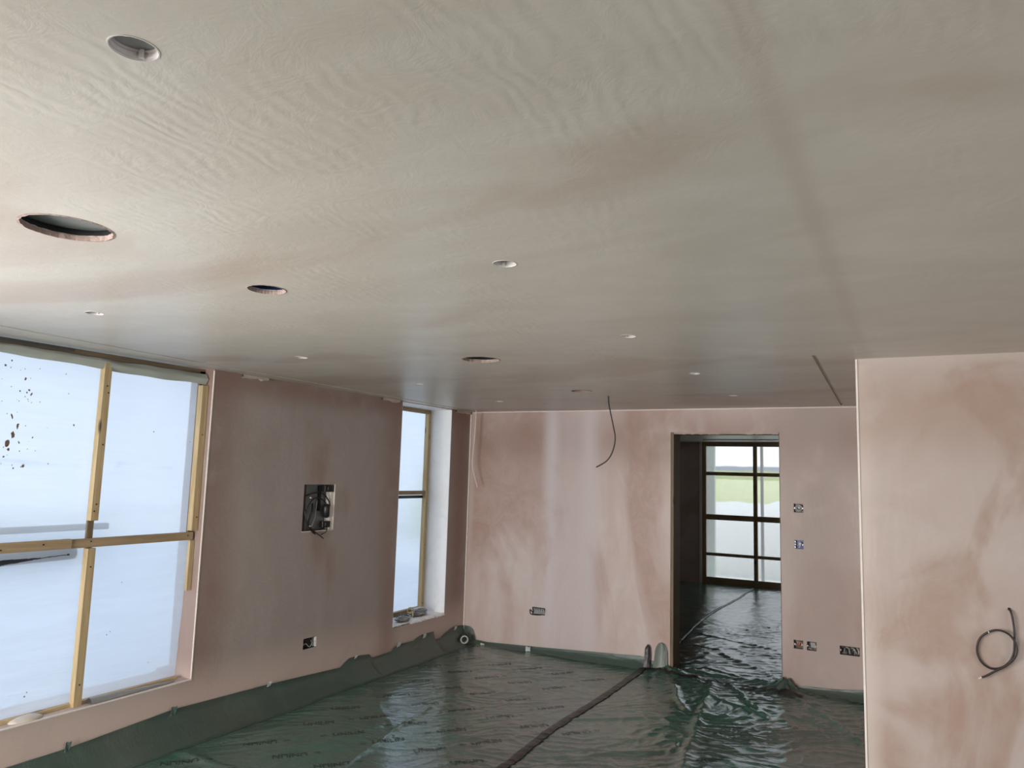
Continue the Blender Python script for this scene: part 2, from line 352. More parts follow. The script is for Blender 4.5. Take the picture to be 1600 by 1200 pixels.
# back wall with doorway and box recesses
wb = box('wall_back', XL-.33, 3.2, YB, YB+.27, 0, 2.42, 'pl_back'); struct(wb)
SOCK = [(-.938, -.863, .357, .430), (-.834, -.758, .356, .430), (-.580, -.430, .356, .428), (-.921, -.843, 1.490, 1.566), (-.921, -.846, 1.184, 1.258), (-3.402, -3.262, .369, .440)]
cut(wb, [B(-2.0, -1.03, YB-.1, YB+.5, -.1, 2.18)] + [B(a, b, YB-.1, YB+.05, c, d) for a, b, c, d in SOCK])
# projecting block on the right
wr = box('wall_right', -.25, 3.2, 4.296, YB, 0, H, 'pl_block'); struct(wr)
cut(wr, [B(.370, .382, 4.2, 4.36, 1.180, 1.192)])
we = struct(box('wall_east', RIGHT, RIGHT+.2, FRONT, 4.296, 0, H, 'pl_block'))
cut(we, [B(RIGHT-.1, RIGHT+.4, .1, 3.3, .2, 2.15)])
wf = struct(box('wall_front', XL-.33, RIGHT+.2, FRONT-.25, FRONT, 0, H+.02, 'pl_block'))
cut(wf, [B(-3.7, .3, FRONT-.5, FRONT+.2, .2, 2.3)])
fr = struct(empty('window_4', (0, 0, 0)))
for x in (-3.7, -2.35, -1.05, .24): box('mullion', x, x+.06, FRONT-.16, FRONT-.10, .2, 2.3, 'old_z', fr)
for z in (.2, 2.24): box('rail', -3.64, .24, FRONT-.155, FRONT-.105, z, z+.06, 'old_x', fr)
struct(box('wall_light_baffle', -1.75, RIGHT, -.75, -.62, .06, H, 'pl_block'))  # added unseen wall, keeps the front light off the projecting block
# ceiling board with cut-outs
LIGHTS = [(-1.075, .70), (-1.113, 2.007), (-1.157, 3.295), (-1.185, 4.608), (-1.218, 5.902), (-3.183, 2.008), (-3.20, 3.309), (-3.267, 4.622), (-3.303, 5.933)]
HOLES = [(-2.094, 1.218, .119, 'plate', 21), (-2.10, 1.972, .071, 'blue', 22), (-2.193, 3.708, .110, 'voidm', 23), (-2.249, 5.343, .080, 'blue', 24)]
ce = box('ceiling', XL, RIGHT, FRONT, YB, H, H+.016, 'pl_ceil'); struct(ce)
gx = [(-3.93, 1.5), (-4.03, 3.4), (-4.09, 5.6), (-4.12, 6.90)]
def line_prism(P, w, z0, z1):
    a = [(x-w/2, y) for x, y in P]; b = [(x+w/2, y) for x, y in P][::-1]; return prism_bm(b+a[::1] if False else a+b, z0, z1)
cut(ce, [jag(x, y, .0375, H-.1, H+.1, 0, 40) for x, y in LIGHTS] + [jag(x, y, r, H-.1, H+.1, .025, 56, s) for x, y, r, _, s in HOLES]
    + [line_prism([(-.437, 4.11), (-.515, 6.86)], .020, H-.1, H+.012), line_prism(gx, .007, H-.1, H+.010), jag(-2.178, 5.741, .008, H-.1, H+.1, 0, 10)])
struct(box('trim_2', -.53, -.42, 4.05, 6.90, H+.0165, H+.03, 'darkmetal'))
box_roof = struct(box('ceiling_roof', XL-.33, RIGHT+.2, FRONT-.25, 13.35, 2.60, 2.70, 'shell'))
for nm, a in (('wall_void_left', (XL-.33, XL-.0, FRONT, 13.3, 2.42, 2.60)), ('wall_void_back', (XL, 3.4, YB, YB+.27, 2.42, 2.6)), ('wall_void_front', (XL-.33, RIGHT+.2, FRONT-.25, FRONT, 2.42, 2.6)), ('wall_void_right', (RIGHT, RIGHT+.2, FRONT, YB, 2.40, 2.6))):
    struct(box(nm, *a, 'shell'))
# plaster shadow-strip board between the ceiling groove and the left wall
bm = bmesh.new()
P = [(-3.92, 1.5), (-4.02, 3.4), (-4.08, 5.6), (-4.11, 6.90)]
prism_bm([(x, y) for x, y in P] + [(XL+.004, 6.90), (XL+.004, 1.5)], H-.004, H-.0003, bm)
struct(link('trim_3', bm, 'pl_ceil'))
# plaster angle beads on the opening edges and wall corners
def bead(name, *a): return struct(box(name, *a, 'bead', bevel=.001))
bead('trim_4', XL-.006, XL+.0025, 3.526, 3.534, .352, H-.01)
bead('trim_5', XL-.008, XL+.003, 1.32, 3.534, .354, .362)
bead('trim_6', XL+.001, XL+.016, YB-.012, YB-.001, .05, 2.37)
bead('trim_7', -.254, -.244, 4.291, 4.299, .03, H-.002)
bead('trim_8', XL+.02, -.26, YB-.006, YB+.0, H-.012, H-.002)
# ragged plaster lips at the top of the left wall
for k, (a, b) in enumerate(((3.76, 4.0), (5.36, 5.62), (6.60, 6.88))):
    bm = bmesh.new(); n = 9
    for s in (0,):
        rnd = random.Random(k+3)
        top = [(a+(b-a)*i/n) for i in range(n+1)]
        pts = [(y, H-.022-rnd.uniform(0, .012)) for y in top]
        va = [bm.verts.new((XL, y, z)) for y, z in pts]; vb = [bm.verts.new((XL+.022+rnd.uniform(0, .006), y, z+.004)) for y, z in pts]
        vc = [bm.verts.new((XL+.022, y, H-.005)) for y, z in pts]
        for i in range(n):
            bm.faces.new((va[i], va[i+1], vb[i+1], vb[i])); bm.faces.new((vb[i], vb[i+1], vc[i+1], vc[i]))
    struct(link('trim_%d' % (9+k), bm, 'pl_ceil'))

# ------------------------------------------------------------------ far room
struct(box('wall_far_left', XL-.33, XL, YB+.28, 13.3, 0, 2.42, 'pl_far'))
wfr = struct(box('wall_far', XL, 3.4, 13.10, 13.35, 0, 2.42, 'pl_far'))
cut(wfr, [B(-3.24, -.30, 13.0, 13.5, -.1, 2.40)])
struct(box('wall_far_right', -.1, .1, YB+.27, 13.1, 0, 2.42, 'pl_far'))
cf = struct(box('ceiling_far', XL, -.1, YB+.27, 13.10, H, H+.016, 'pl_ceil'))
struct(box('trim_12', -3.27, -3.235, 13.07, 13.10, 0.0, 2.40, 'white_pl'))
struct(box('trim_13', -3.0, -.35, 12.2, 12.26, 2.385, 2.4, 'white_pl'))  # white strip stands in for a bright reflection streak on the far ceiling
w3 = struct(empty('window_3', (0, 0, 0)))
def fw_(name, x0, x1, z0, z1, ax, y0=13.115, y1=13.16): return box(name, x0, x1, y0, y1, z0, z1, 'mid_'+ax, w3, bevel=.003)
fw_('post', -3.238, -3.168, 0.0, 2.40, 'z', 13.10, 13.16)
fw_('head_rail', -3.168, -.30, 2.325, 2.398, 'x', 13.10, 13.16)
for x in (-2.38, -1.50): fw_('mullion', x, x+.062, .10, 2.325, 'z', 13.10, 13.155)
fw_('post', -.37, -.30, .10, 2.325, 'z')
for a, b in ((1.828, 1.888), (1.075, 1.165), (.472, .522)):
    for x0, x1 in ((-3.168, -2.38), (-2.318, -1.50), (-1.438, -.37)): fw_('transom', x0, x1, a, b, 'x')
fw_('sill_rail', -3.168, -2.38, 0.0, .115, 'x'); fw_('sill_rail', -2.318, -.30, 0.0, .115, 'x'); fw_('mullion_foot', -2.38, -2.318, 0, .10, 'z', 13.09, 13.155)
def wav(nx, nz, f, name, material, parent, th=0):
    """wrinkled sheet: f(u,v)->point"""
    bm = bmesh.new(); g = [[bm.verts.new(f(i/nx, j/nz)) for i in range(nx+1)] for j in range(nz+1)]
    for j in range(nz):
        for i in range(nx): bm.faces.new((g[j][i], g[j][i+1], g[j+1][i+1], g[j+1][i]))
    return link(name, bm, material, parent, smooth=True)
wav(60, 50, lambda u, v: (-3.20+2.87*u, 13.172+.006*nz1(u*8, v*6)+.004*nz1(u*20, v*9), .05+2.33*v), 'polythene_pane', 'sheet_far', w3)

# doorway lining
dr = struct(empty('door_1', (-1.52, YB, 0)))
def dch(name, x0, x1, y0, y1, z0, z1, mt, bv=.003): 
    o = box(name, x0+1.52, x1+1.52, y0-YB, y1-YB, z0, z1, mt, dr, bevel=bv); return o
dch('jamb_stud', -2.0, -1.972, YB+.004, YB+.095, .0, 2.18, 'old_z'); dch('jamb_stud', -2.0, -1.976, YB+.10, YB+.185, .0, 2.18, 'old_z'); dch('jamb_edge', -2.0, -1.984, YB+.19, YB+.268, .0, 2.18, 'old_z')
dch('jamb_board', -1.036, -1.030, YB+.004, YB+.268, 0, 2.18, 'old_z', 0)
dch('head_board', -1.972, -1.036, YB+.03, YB+.26, 2.168, 2.18, 'old_x')
bm = bmesh.new(); rnd = random.Random(5); n = 60; tp = []; 
for i in range(n+1):
    x = -1.97+.932*i/n+1.52; z = 2.168-.004-.006*abs(nz1(i*.31, 2.2)) - (.006 if rnd.random() < .2 else 0)
    tp.append((bm.verts.new((x, -.001, 2.181)), bm.verts.new((x, -.001, z)), bm.verts.new((x, .05, z+.002))))
for a, b in zip(tp, tp[1:]):
    bm.faces.new((a[0], b[0], b[1], a[1])); bm.faces.new((a[1], b[1], b[2], a[2]))
link('ragged_plaster_edge', bm, 'pl_back', dr)

# ------------------------------------------------------------------ window 1 (large, left)
w1 = struct(empty('window_1', (0, 0, 0)))
SX = -4.315                                # sheet plane
def tear(y, z):                            # a slit in the sheet below the transom
    return y < 2.715 and abs(z-(1.196+.016*(y-2.36)/.34+.004*nz1(y*17, 2))) < max(.0022, .016*min(1, (2.60-y)/.28)) + (.003 if y > 2.69 else 0)
def sheet1():
    ny, nz = 150, 220; bm = bmesh.new(); g = {}
    zs = list(np.linspace(.355, 1.165, 80))+list(np.linspace(1.168, 1.232, 48))+list(np.linspace(1.24, 2.39, 110)); nz = len(zs)-1
    for j in range(nz+1):
        for i in range(ny+1):
            y = 1.33+2.205*i/ny; z = zs[j]
            # sags forward at the top, a crease near half height of the upper panes
            x = SX - .045*max(0, 1-max(0, z-.36)/.8) + .006*nz1(y*3, z*9) + .003*nz1(y*9+4, z*22)
            x += .018*math.exp(-((z-(1.72+.010*math.sin(y*9)))/.012)**2)*(1 if (2.2 < y < 2.7 or 2.95 < y < 3.35) else 0.0)*math.sin(math.pi*((y*1.9) % 1))
            g[i, j] = bm.verts.new((x, y, z))
    for j in range(nz):
        for i in range(ny):
            y = 1.33+2.205*(i+.5)/ny; z = (zs[j]+zs[j+1])/2
            if tear(y, z): continue
            bm.faces.new((g[i, j], g[i+1, j], g[i+1, j+1], g[i, j+1]))
    return link('polythene_pane', bm, 'sheet', w1, smooth=True)
sh = sheet1()
# plaster splashes dried on the sheet
bm = bmesh.new(); rnd = random.Random(12)
def splash(bm, y, z, r, e=1.0):
    a = rnd.uniform(-.5, .5); n = 9; vs = []
    for k in range(n):
        t = 2*math.pi*k/n; rr_ = r*rnd.uniform(.7, 1.2); dy, dz = rr_*math.cos(t), rr_*e*math.sin(t)
        vs.append(bm.verts.new((SX+.013, y+dy*math.cos(a)-dz*math.sin(a), z+dy*math.sin(a)+dz*math.cos(a))))
    bm.faces.new(vs)
for y, z, r, e in ((2.300, 1.835, .013, 1.7), (2.325, 1.88, .010, 2.2), (2.345, 1.93, .006, 3), (2.31, 1.80, .008, 1.2), (2.395, 1.715, .008, 1.2), (2.345, 1.70, .005, 1), (2.338, 2.12, .005, 1), (2.25, 2.25, .007, 1), (2.385, 2.13, .006, 1), (2.40, 2.11, .005, 2), (2.375, 2.115, .005, 1), (2.36, 2.19, .005, 2), (2.28, 2.28, .005, 1), (2.655, 1.955, .004, 1.6), (2.31, 1.98, .005, 3), (2.36, 1.84, .004, 2), (2.45, 2.07, .003, 1), (2.43, 1.87, .004, 1.5), (2.29, 1.76, .006, 1)):
    splash(bm, y, z, r, e)
for _ in range(40): splash(bm, rnd.gauss(2.33, .12), rnd.uniform(1.65, 2.3), rnd.uniform(.0012, .003), 1.5)
for y, z, r in ((2.98, .72, .004), (3.0, .735, .003), (3.28, .50, .003), (2.53, .47, .005), (2.54, .49, .004), (3.46, 1.9, .003), (3.18, 1.95, .004), (3.05, 1.02, .003)): splash(bm, y, z, r)
o = link('plaster_splashes', bm, 'splash', w1); o['kind'] = 'stuff'
def screw(x, y, z, parent, ax='x'):
    bm = bmesh.new(); bmesh.ops.create_cone(bm, cap_ends=True, segments=8, radius1=.0045, radius2=.0045, depth=.003)
    o = link('screw', bm, 'black', parent)
    if ax == 'x': o.rotation_euler = (0, math.pi/2, 0)
    o.location = (x, y, z); return o
def batten(name, x0, x1, y0, y1, z0, z1, mt, screws=()):
    o = box(name, x0, x1, y0, y1, z0, z1, mt, w1, bevel=.002)
    for y, z in screws: screw(x1+.0005, y, z, o)
    return o
# inner timber behind battens
batten('mullion', -4.303, -4.288, 2.785, 2.825, .36, 2.385, 'old_z')
batten('upper_batten', -4.288, -4.245, 2.775, 2.822, 1.405, 2.338, 'pine_z', ((2.80, 2.20), (2.81, 2.16), (2.805, 1.85), (2.80, 1.50), (2.79, 1.46)))
batten('lower_batten', -4.288, -4.245, 2.775, 2.824, .358, 1.246, 'pine_z', ((2.80, 1.14), (2.80, .48)))
batten('transom', -4.288, -4.262, 2.685, 3.512, 1.250, 1.302, 'mid_y', ((2.80, 1.285), (3.47, 1.28)))
batten('transom', -4.282, -4.252, 1.33, 2.682, 1.252, 1.306, 'mid_y', ((2.30, 1.27), (2.52, 1.285)))
batten('side_post', -4.303, -4.285, 3.485, 3.528, 1.25, 2.385, 'old_z')
batten('side_batten', -4.285, -4.240, 3.478, 3.527, 1.312, 2.285, 'pine_z', ((3.51, 1.40), (3.505, 1.95)))
batten('lower_side_batten', -4.285, -4.262, 3.492, 3.527, .92, 1.246, 'pine_z')
batten('mullion', -4.303, -4.255, 2.03, 2.075, .36, 2.385, 'pine_z')
batten('sill_rail', -4.303, -4.272, 1.33, 3.478, .360, .378, 'pine_y')
batten('head_rail', -4.303, -4.285, 1.33, 3.528, 2.345, 2.398, 'old_y')
# membrane drape hanging from the head, edge rolled
def drape(u, v):
    y = 1.33+2.19*u; zb = 2.300+.010*math.sin(y*3.1+1)+.010*nz1(y*4, 1)
    z = zb + (2.362+.014*nz1(y*5+3, 4)-zb)*v
    return (-4.262+.018*math.sin(v*math.pi)+.012*nz1(y*4+7, v*3), y, z)
wav(90, 6, drape, 'membrane_drape', 'drape', w1)
wav(60, 4, lambda u, v: (-4.235-.012*v+.004*nz1(u*14, v), 1.33+1.25*u, 2.372+.020*v), 'roller_strip', 'galv', w1)
# grey film lying on the sill and a plaster lump
def film(u, v):
    y = 2.86+.57*u; r = .022*(1-.75*u)
    a = math.pi*v; return (-4.235-r*1.2*math.cos(a), y, .363+r*1.4*math.sin(a)+.003*nz1(u*9, v*3))
wav(40, 10, film, 'rolled_film', 'scrap', w1)
bm = bmesh.new(); bmesh.ops.create_icosphere(bm, subdivisions=3, radius=1)
for v in bm.verts:
    k = 1+.18*nz1(v.co.x*2+3, v.co.y*2+v.co.z); v.co = Vector((-4.25+.045*v.co.x*k, 2.52+.09*v.co.y*k, .362+max(-.2, v.co.z)*.022*k))
link('plaster_lump', bm, 'pl_ceil', w1, smooth=True)
# things outside seen through the sheet
sc = tag(box('scaffold_board', -4.46, -4.42, 1.36, 3.02, 1.335, 1.372, 'darkmetal', bevel=.004), 'dark rail blurred behind the polythene just above the left window crossbar', 'rail')
bm = bmesh.new(); tube_bm([(-4.40, 1.37, 1.188), (-4.395, 1.9, 1.195), (-4.39, 2.4, 1.207), (-4.385, 2.78, 1.215)], .040, 14, bm)
tag(link('black_bar', bm, 'black', smooth=True), 'black bar showing through the torn slit in the left window sheet', 'bar')

# ------------------------------------------------------------------ window 2 (narrow, near the corner)
w2 = struct(empty('window_2', (0, 0, 0)))
y0, y1, z0, z1 = W2
def p2(name, a, b, c, d, mt, x0=-4.497, x1=-4.452, sc=()):
    o = box(name, x0, x1, a, b, c, d, mt, w2, bevel=.002)
    for y, z in sc: screw(x1+.0005, y, z, o)
    return o
M['pine_lit'] = wood('lit_pine_z', (.74, .56, .31), (.56, .40, .20), 'z')  # brighter copy of the pine, daylight on the post put into its colour
p2('side_post', y1-.046, y1-.001, z0+.012, 2.345, 'pine_lit', sc=((y1-.02, 2.26), (y1-.02, 1.42), (y1-.02, .42), (y1-.025, 1.0)))
p2('side_post', y0+.001, y0+.045, z0+.012, 2.345, 'pine_z')
p2('head_rail', y0+.001, y1-.001, 2.345, 2.392, 'mid_y'); p2('transom', y0+.045, y1-.046, 1.512, 1.552, 'mid_y', -4.49, -4.46)
p2('sill_rail', y0+.045, y1-.046, z0+.012, z0+.055, 'mid_y')
p2('dark_seal', y0+.05, y1-.05, 1.475, 1.505, 'black', -4.505, -4.485)
wav(30, 70, lambda u, v: (-4.508+.004*nz1(u*5, v*14)+.002*nz1(u*12+v*30, v*16), y0+.01+(y1-y0-.02)*u, z0+.02+2.02*v), 'polythene_pane', 'sheet', w2)
def tr(name, *a): return struct(box(name, *a, 'white_pl'))
tr('trim_14', -4.452, XL-.001, y1-.006, y1, z0+.01, 2.392)
tr('trim_15', -4.452, XL-.001, y0, y1-.006, 2.386, 2.394)
tr('trim_16', -4.452, XL-.001, y0, y0+.006, z0+.01, 2.386)
# rough broken plaster on the sill
def sill(u, v):
    y = y0+(y1-y0)*u; x = -4.45+(.255+(.012*nz1(u*30, 5)+.004 if u > .3 else 0))*v
    return (x, y, z0+.012+.012*abs(nz1(u*26, v*7))+.006*nz1(u*50, v*16)-((.018+.016*abs(nz1(u*22, 3)) if u > .3 else .006) if v > .99 else 0))
o = wav(90, 16, sill, 'trim_17', 'white_pl', None); struct(o)
# debris lying on the sill
def crumple(name, cx, cy, cz, sx, sy, sz, mt, sd, label, cat, parent=None):
    bm = bmesh.new(); bmesh.ops.create_icosphere(bm, subdivisions=4, radius=1)
    for v in bm.verts:
        c = v.co.copy(); k = 1+.5*nz1(c.x*2.1+sd, c.y*2.1+c.z*1.7)+.3*nz1(c.x*5+sd, c.y*5-c.z*4)
        v.co = Vector((cx+sx*c.x*k, cy+sy*c.y*k, cz+max(-.35, c.z*k)*sz))
    o = link(name, bm, mt, parent); return tag(o, label, cat) if label else o
t = crumple('work_glove', -4.27, 5.94, z0+.035, .05, .08, .03, 'scrap', 1.3, 'crumpled grey glove-like scrap on the narrow window sill, left end', 'scrap')
t = crumple('plastic_scrap', -4.33, 6.27, z0+.040, .06, .12, .035, 'scrap', 4.1, 'crumpled black and silver plastic scrap in the right half of the narrow sill', 'scrap')
crumple('bright_fold', -4.36, 6.30, z0+.070, .03, .09, .012, 'white', 6.1, None, None, t)
t = crumple('black_scrap', -4.36, 6.06, z0+.032, .045, .07, .02, 'black', 9.1, 'flat black scrap under the yellow cord on the narrow window sill', 'scrap')
bm = bmesh.new(); tube_bm([(-4.30+.012*math.cos(a), 6.10+.03*math.cos(a), z0+.090+.025*math.sin(a)) for a in [i*.7 for i in range(9)]]+[(-4.26, 6.09, z0+.055), (-4.25, 6.07, z0+.035)], .005, 8, bm)
tag(link('cord_loop', bm, 'yellow', smooth=True), 'small yellow loop of cord among the scraps on the narrow sill', 'cord')

# ------------------------------------------------------------------ floor membranes
fine = .0125
xa = np.concatenate([np.arange(-4.0, -2.215, fine), [-2.215]]); ya = np.concatenate([np.arange(-2.95, 2.2, .08), np.arange(2.2, 6.86, fine), [6.865]])
sl = grid_obj('polythene_sheet', xa, ya, 'memb'); tag(sl, 'green polythene floor sheet with printed words, left of the black seam tape', 'floor sheet', None)
xb_ = np.concatenate([np.arange(-2.215, -.2, fine), np.arange(-.2, 3.1, .08)])
ya2 = np.concatenate([np.arange(-2.95, 4.2, .06), [4.24]])
xr = np.arange(-2.215, -.262, fine)
sr = grid_obj('polythene_sheet', xr, np.concatenate([np.arange(-2.95, 2.2, .08), np.arange(2.2, 6.90, fine)]), 'memb'); tag(sr, 'green polythene floor sheet right of the black seam tape, heavily creased', 'floor sheet')
grid_obj('sheet_extension', np.arange(-.262, 3.15, .08), np.arange(-2.95, 4.28, .08), 'memb', None, sr)
yf = np.arange(6.84, 13.09, .016)
sf = grid_obj('polythene_sheet', np.arange(-1.97, -1.036, .0125), np.arange(6.89, 7.21, .0125), 'memb'); tag(sf, 'glossy green polythene floor sheet through the doorway in the far room', 'floor sheet')
grid_obj('far_sheet', np.arange(XL+.02, -.12, .02), np.arange(7.20, 13.08, .02), 'memb', lambda x, y: hgt(x, y), sf)
# upstands: sheet turned up the wall
def ipl(P, s):
    for (a, za), (b, zb) in zip(P, P[1:]):
        if s <= b: return za+(zb-za)*(max(s, a)-a)/(b-a)
    return P[-1][1]
LT = [(-2.9, .17), (2.4, .165), (2.72, .167), (3.4, .205), (4.2, .180), (4.85, .145), (4.99, .136), (5.04, .165), (5.10, .19), (5.25, .185), (5.36, .172), (5.40, .135), (5.68, .138), (5.70, .165), (5.80, .178), (6.02, .170), (6.05, .185), (6.15, .205), (6.35, .20), (6.365, .12), (6.47, .115), (6.55, .15), (6.66, .18), (6.74, .19), (6.91, .172)]
def up_left(ys, v):
    pass
def upstand(name, S_, top, place, parent, nv=12):
    bm = bmesh.new(); rows = []
    for s in S_:
        t = ipl(top, s)
        row = []
        for j in range(nv+1):
            v = j/nv
            out = .19*(1-v)**2.2 if v < 1 else 0            # distance from wall
            z = t*v**1.15
            row.append(bm.verts.new(place(s, out, z, v)))
        rows.append(row)
    for a, b in zip(rows, rows[1:]):
        for j in range(nv): bm.faces.new((a[j], b[j], b[j+1], a[j+1]))
    return link(name, bm, 'memb_up', parent, smooth=True)
yl = sorted(set(list(np.arange(-2.9, 2.2, .2)) + list(np.arange(2.2, 6.9, .018)) + [6.905] + [p[0]+e for p in LT[1:] for e in (-.001, .001)]))
yl = [y for y in yl if -2.95 < y < 6.912]
def pl_left(s, out, z, v):
    w = .014*nz1(s*3.3, v*2) + .012*nz1(s*9+v*3, v*5)
    x = XL+.006+out+max(0, w)*(1-.5*v) + .004
    if v < .05: z = float(hgt(x, s))+.001 if s < 6.9 else .01
    return (x, s, max(z, .004))
upstand('upstand', yl, LT, pl_left, sl)
BT = [(-4.19, .17), (-4.12, .172), (-4.08, .150), (-4.055, .115), (-4.05, .06), (-4.04, .045), (-3.9, .038), (-3.26, .066), (-2.9, .085), (-2.28, .118), (-2.15, .10), (-2.02, .06)]
def pl_back(s, out, z, v):
    w = .014*nz1(s*3.3+9, v*2) + .012*nz1(s*9+v*3, v*5+3)
    y = YB-.006-out*.55-max(0, w)*(1-.5*v)-.004
    if v < .05: z = float(hgt(s, y))+.001
    return (s, y, max(z, .004))
upstand('upstand', list(np.arange(-4.18, -2.215, .016)), BT, pl_back, sl)
BT2 = [(-1.04, .03), (-1.0, .075), (-.97, .060), (-.6, .078), (-.41, .102), (-.26, .104)]
upstand('upstand', list(np.arange(-1.035, -.258, .016)), BT2, pl_back, sr)
upstand('upstand', list(np.arange(-2.212, -2.02, .012)), [(-2.25, .11), (-2.0, .05)], pl_back, sr)
# translucent flap standing against the wall beside the doorway
def flap(u, v):
    a = u*2-1; w = .066*(1-.12*v)*math.sqrt(max(0, 1-(max(0, v-.55)/.45)**2.2)); return (-2.085+a*w+.01*v, YB-.012-.03*(1-v)**2-.010*math.cos(a*2.2)-.003*nz1(u*4, v*5), .02+.245*v)
o = wav(18, 20, flap, 'corner_flap', 'flap', sr)

# printed words on the sheets (rows alternate between upright and turned round)
fc = bpy.data.curves.new('txt', 'FONT'); fc.body = 'UNILIN'; fc.size = .066; fc.align_x = 'CENTER'; fc.align_y = 'CENTER'; fc.extrude = 0; fc.resolution_u = 3; fc.offset = .0016
fo = bpy.data.objects.new('txt', fc); C.objects.link(fo); dg = bpy.context.evaluated_depsgraph_get(); dg.update()
tm = bpy.data.meshes.new_from_object(fo.evaluated_get(dg)); bpy.data.objects.remove(fo)
tb = bmesh.new(); tb.from_mesh(tm)
# swirl mark before the word
for k in range(3):
    n = 7; r = .021-.006*k; vs = []
    a0 = [math.radians(150+200*i/n) for i in range(n+1)]
    o1 = [(-.165+r*math.cos(a), .003*k+r*.75*math.sin(a)) for a in a0]; i1 = [(-.165+(r-.004)*math.cos(a), .003*k+(r-.004)*.75*math.sin(a)) for a in a0]
    O = [tb.verts.new((*p, 0)) for p in o1]; I = [tb.verts.new((*p, 0)) for p in i1]
    for i in range(n): tb.faces.new((O[i], O[i+1], I[i+1], I[i]))
bmesh.ops.triangulate(tb, faces=tb.faces)
for _ in range(4):
    es = [e for e in tb.edges if e.calc_length() > .014]
    if not es: break
    bmesh.ops.subdivide_edges(tb, edges=es, cuts=1); bmesh.ops.triangulate(tb, faces=tb.faces)
tv = np.array([v.co[:2] for v in tb.verts]); tb.verts.index_update(); tf = [[v.index for v in f.verts] for f in tb.faces]; tb.free()
def words(parent, spots):
    V = []; F = []
    for x, y, rot in spots:
        a = math.radians(49)+(math.pi if rot else 0); c, s = math.cos(a), math.sin(a)
        P = tv*np.array([.98, 1.0]); X = x+P[:, 0]*c-P[:, 1]*s; Y = y+P[:, 0]*s+P[:, 1]*c; n0 = len(V)
        Z = hgt(X, Y)+.0022; V += list(zip(X, Y, Z)); F += [[i+n0 for i in f] for f in tf]
    me = bpy.data.meshes.new('printed_words'); me.from_pydata(V, [], F); me.update(); me.materials.append(M['ink'])
    o = bpy.data.objects.new('printed_words', me); C.objects.link(o); o.parent = parent; o['kind'] = 'stuff'; o['label'] = 'dark green printed words repeated across the sheet'
    return o
spL, spR = [], []
rows = [(3.20, 1, .16), (3.655, 1, 0), (4.14, 0, .05), (4.50, 0, -.02), (4.95, 1, .1), (5.4, 0, .02), (5.85, 1, .12), (6.3, 0, 0), (2.75, 0, .1)]
for yy, rot, off in rows:
    for k in range(13):
        x = -4.01+off+.305*k
        if x < -3.83 and yy < 3.3: pass
        if x > -2.38 and x < -2.08: continue
        if x < -2.3: spL.append((x, yy+.03*math.sin(k*2.1), rot))
        elif x < -.5 and k % 3 == 0 and yy < 5: spR.append((x, yy+.03*math.sin(k*2.1), rot))
words(sl, [s for s in spL if s[0] > -3.9]); words(sr, spR)

# black seam tapes
def tape(name, path, w, label, seg=.012, endw=1.0, parent=None, z=.005):
    P = smooth_path([(x, y, 0) for x, y in path], 8); pts = [P[0]]
    for p in P[1:]:
        d = (p-pts[-1]).length; k = max(1, int(d/seg)); a = pts[-1].copy()
        for i in range(k): pts.append(a.lerp(p, (i+1)/k))
    bm = bmesh.new(); rows = []
    for i, p in enumerate(pts):
        t = (pts[min(i+1, len(pts)-1)]-pts[max(i-1, 0)]).normalized(); n = Vector((-t.y, t.x, 0)); row = []
        hw0 = w/2*(1+.22*nz1(i*seg*14, 1.5)); hw1 = w/2*(1+.25*nz1(i*seg*17, 7.5))
        for j in range(7):
            q = j/6; off = -hw0+(hw0+hw1)*q; X, Y = p.x+n.x*off, p.y+n.y*off
            row.append(bm.verts.new((X, Y, max(float(hgt(X, Y)), float(hgt(p.x, p.y))*.9)+z+.004*math.sin(q*math.pi)*(1+.7*nz1(i*seg*9, q*2)) + (.004*abs(nz1(i*seg*20, q*6))))))
        rows.append(row)
    for a, b in zip(rows, rows[1:]):
        for j in range(6): bm.faces.new((a[j], a[j+1], b[j+1], b[j]))
    o = link(name, bm, 'tape', parent, smooth=True)
    return tag(o, label, 'tape') if label else o
t1 = tape('seam_tape', [(-2.28, -2.5), (-2.26, 1), (-2.22, 3.2), (-2.21, 4.2), (-2.245, 5.0), (-2.225, 5.8), (-2.235, 6.86)], .062, 'long black seam tape running down the middle of the green floor sheet')
t2 = tape('seam_tape', [(-2.22, 6.86), (-1.9, 6.80), (-1.5, 6.76), (-1.25, 6.76), (-.98, 6.74)], .042, 'short black seam tape crossing the floor in front of the doorway', z=.008)
t3 = tape('seam_tape', [(-2.18, 7.25), (-2.25, 8.0), (-2.36, 9.2), (-2.40, 10.2), (-2.36, 11.4), (-2.36, 12.9)], .040, 'thin dark seam tape on the green sheet in the far room', z=.004)
def tend(u, v):
    a = u*2-1; w = .033*(1-.30*v)*(1-(max(0, v-.8)/.22)**2); return (-2.205+a*w+.008*v+.004*nz1(v*6, 1), YB-.030-.02*(1-v)**2-.006*abs(a)-.003*nz1(u*5, v*8), .01+.225*v)
wav(8, 22, tend, 'tape_end', 'tape', t1)
bm = bmesh.new()
f = [(-1.02, 6.73, .06), (-.94, 6.72, .055), (-.84, 6.72, .030), (-.86, 6.68, .022), (-.98, 6.66, .020), (-1.03, 6.68, .03)]
va = [bm.verts.new(p) for p in f]; c_ = bm.verts.new((-.95, 6.70, .075)); vb = [bm.verts.new((x, y, z-.018)) for x, y, z in f]
for i in range(6):
    j = (i+1) % 6; bm.faces.new((va[i], va[j], c_)); bm.faces.new((va[i], vb[i], vb[j], va[j]))
bm.faces.new(vb); link('folded_end', bm, 'tape', t2)

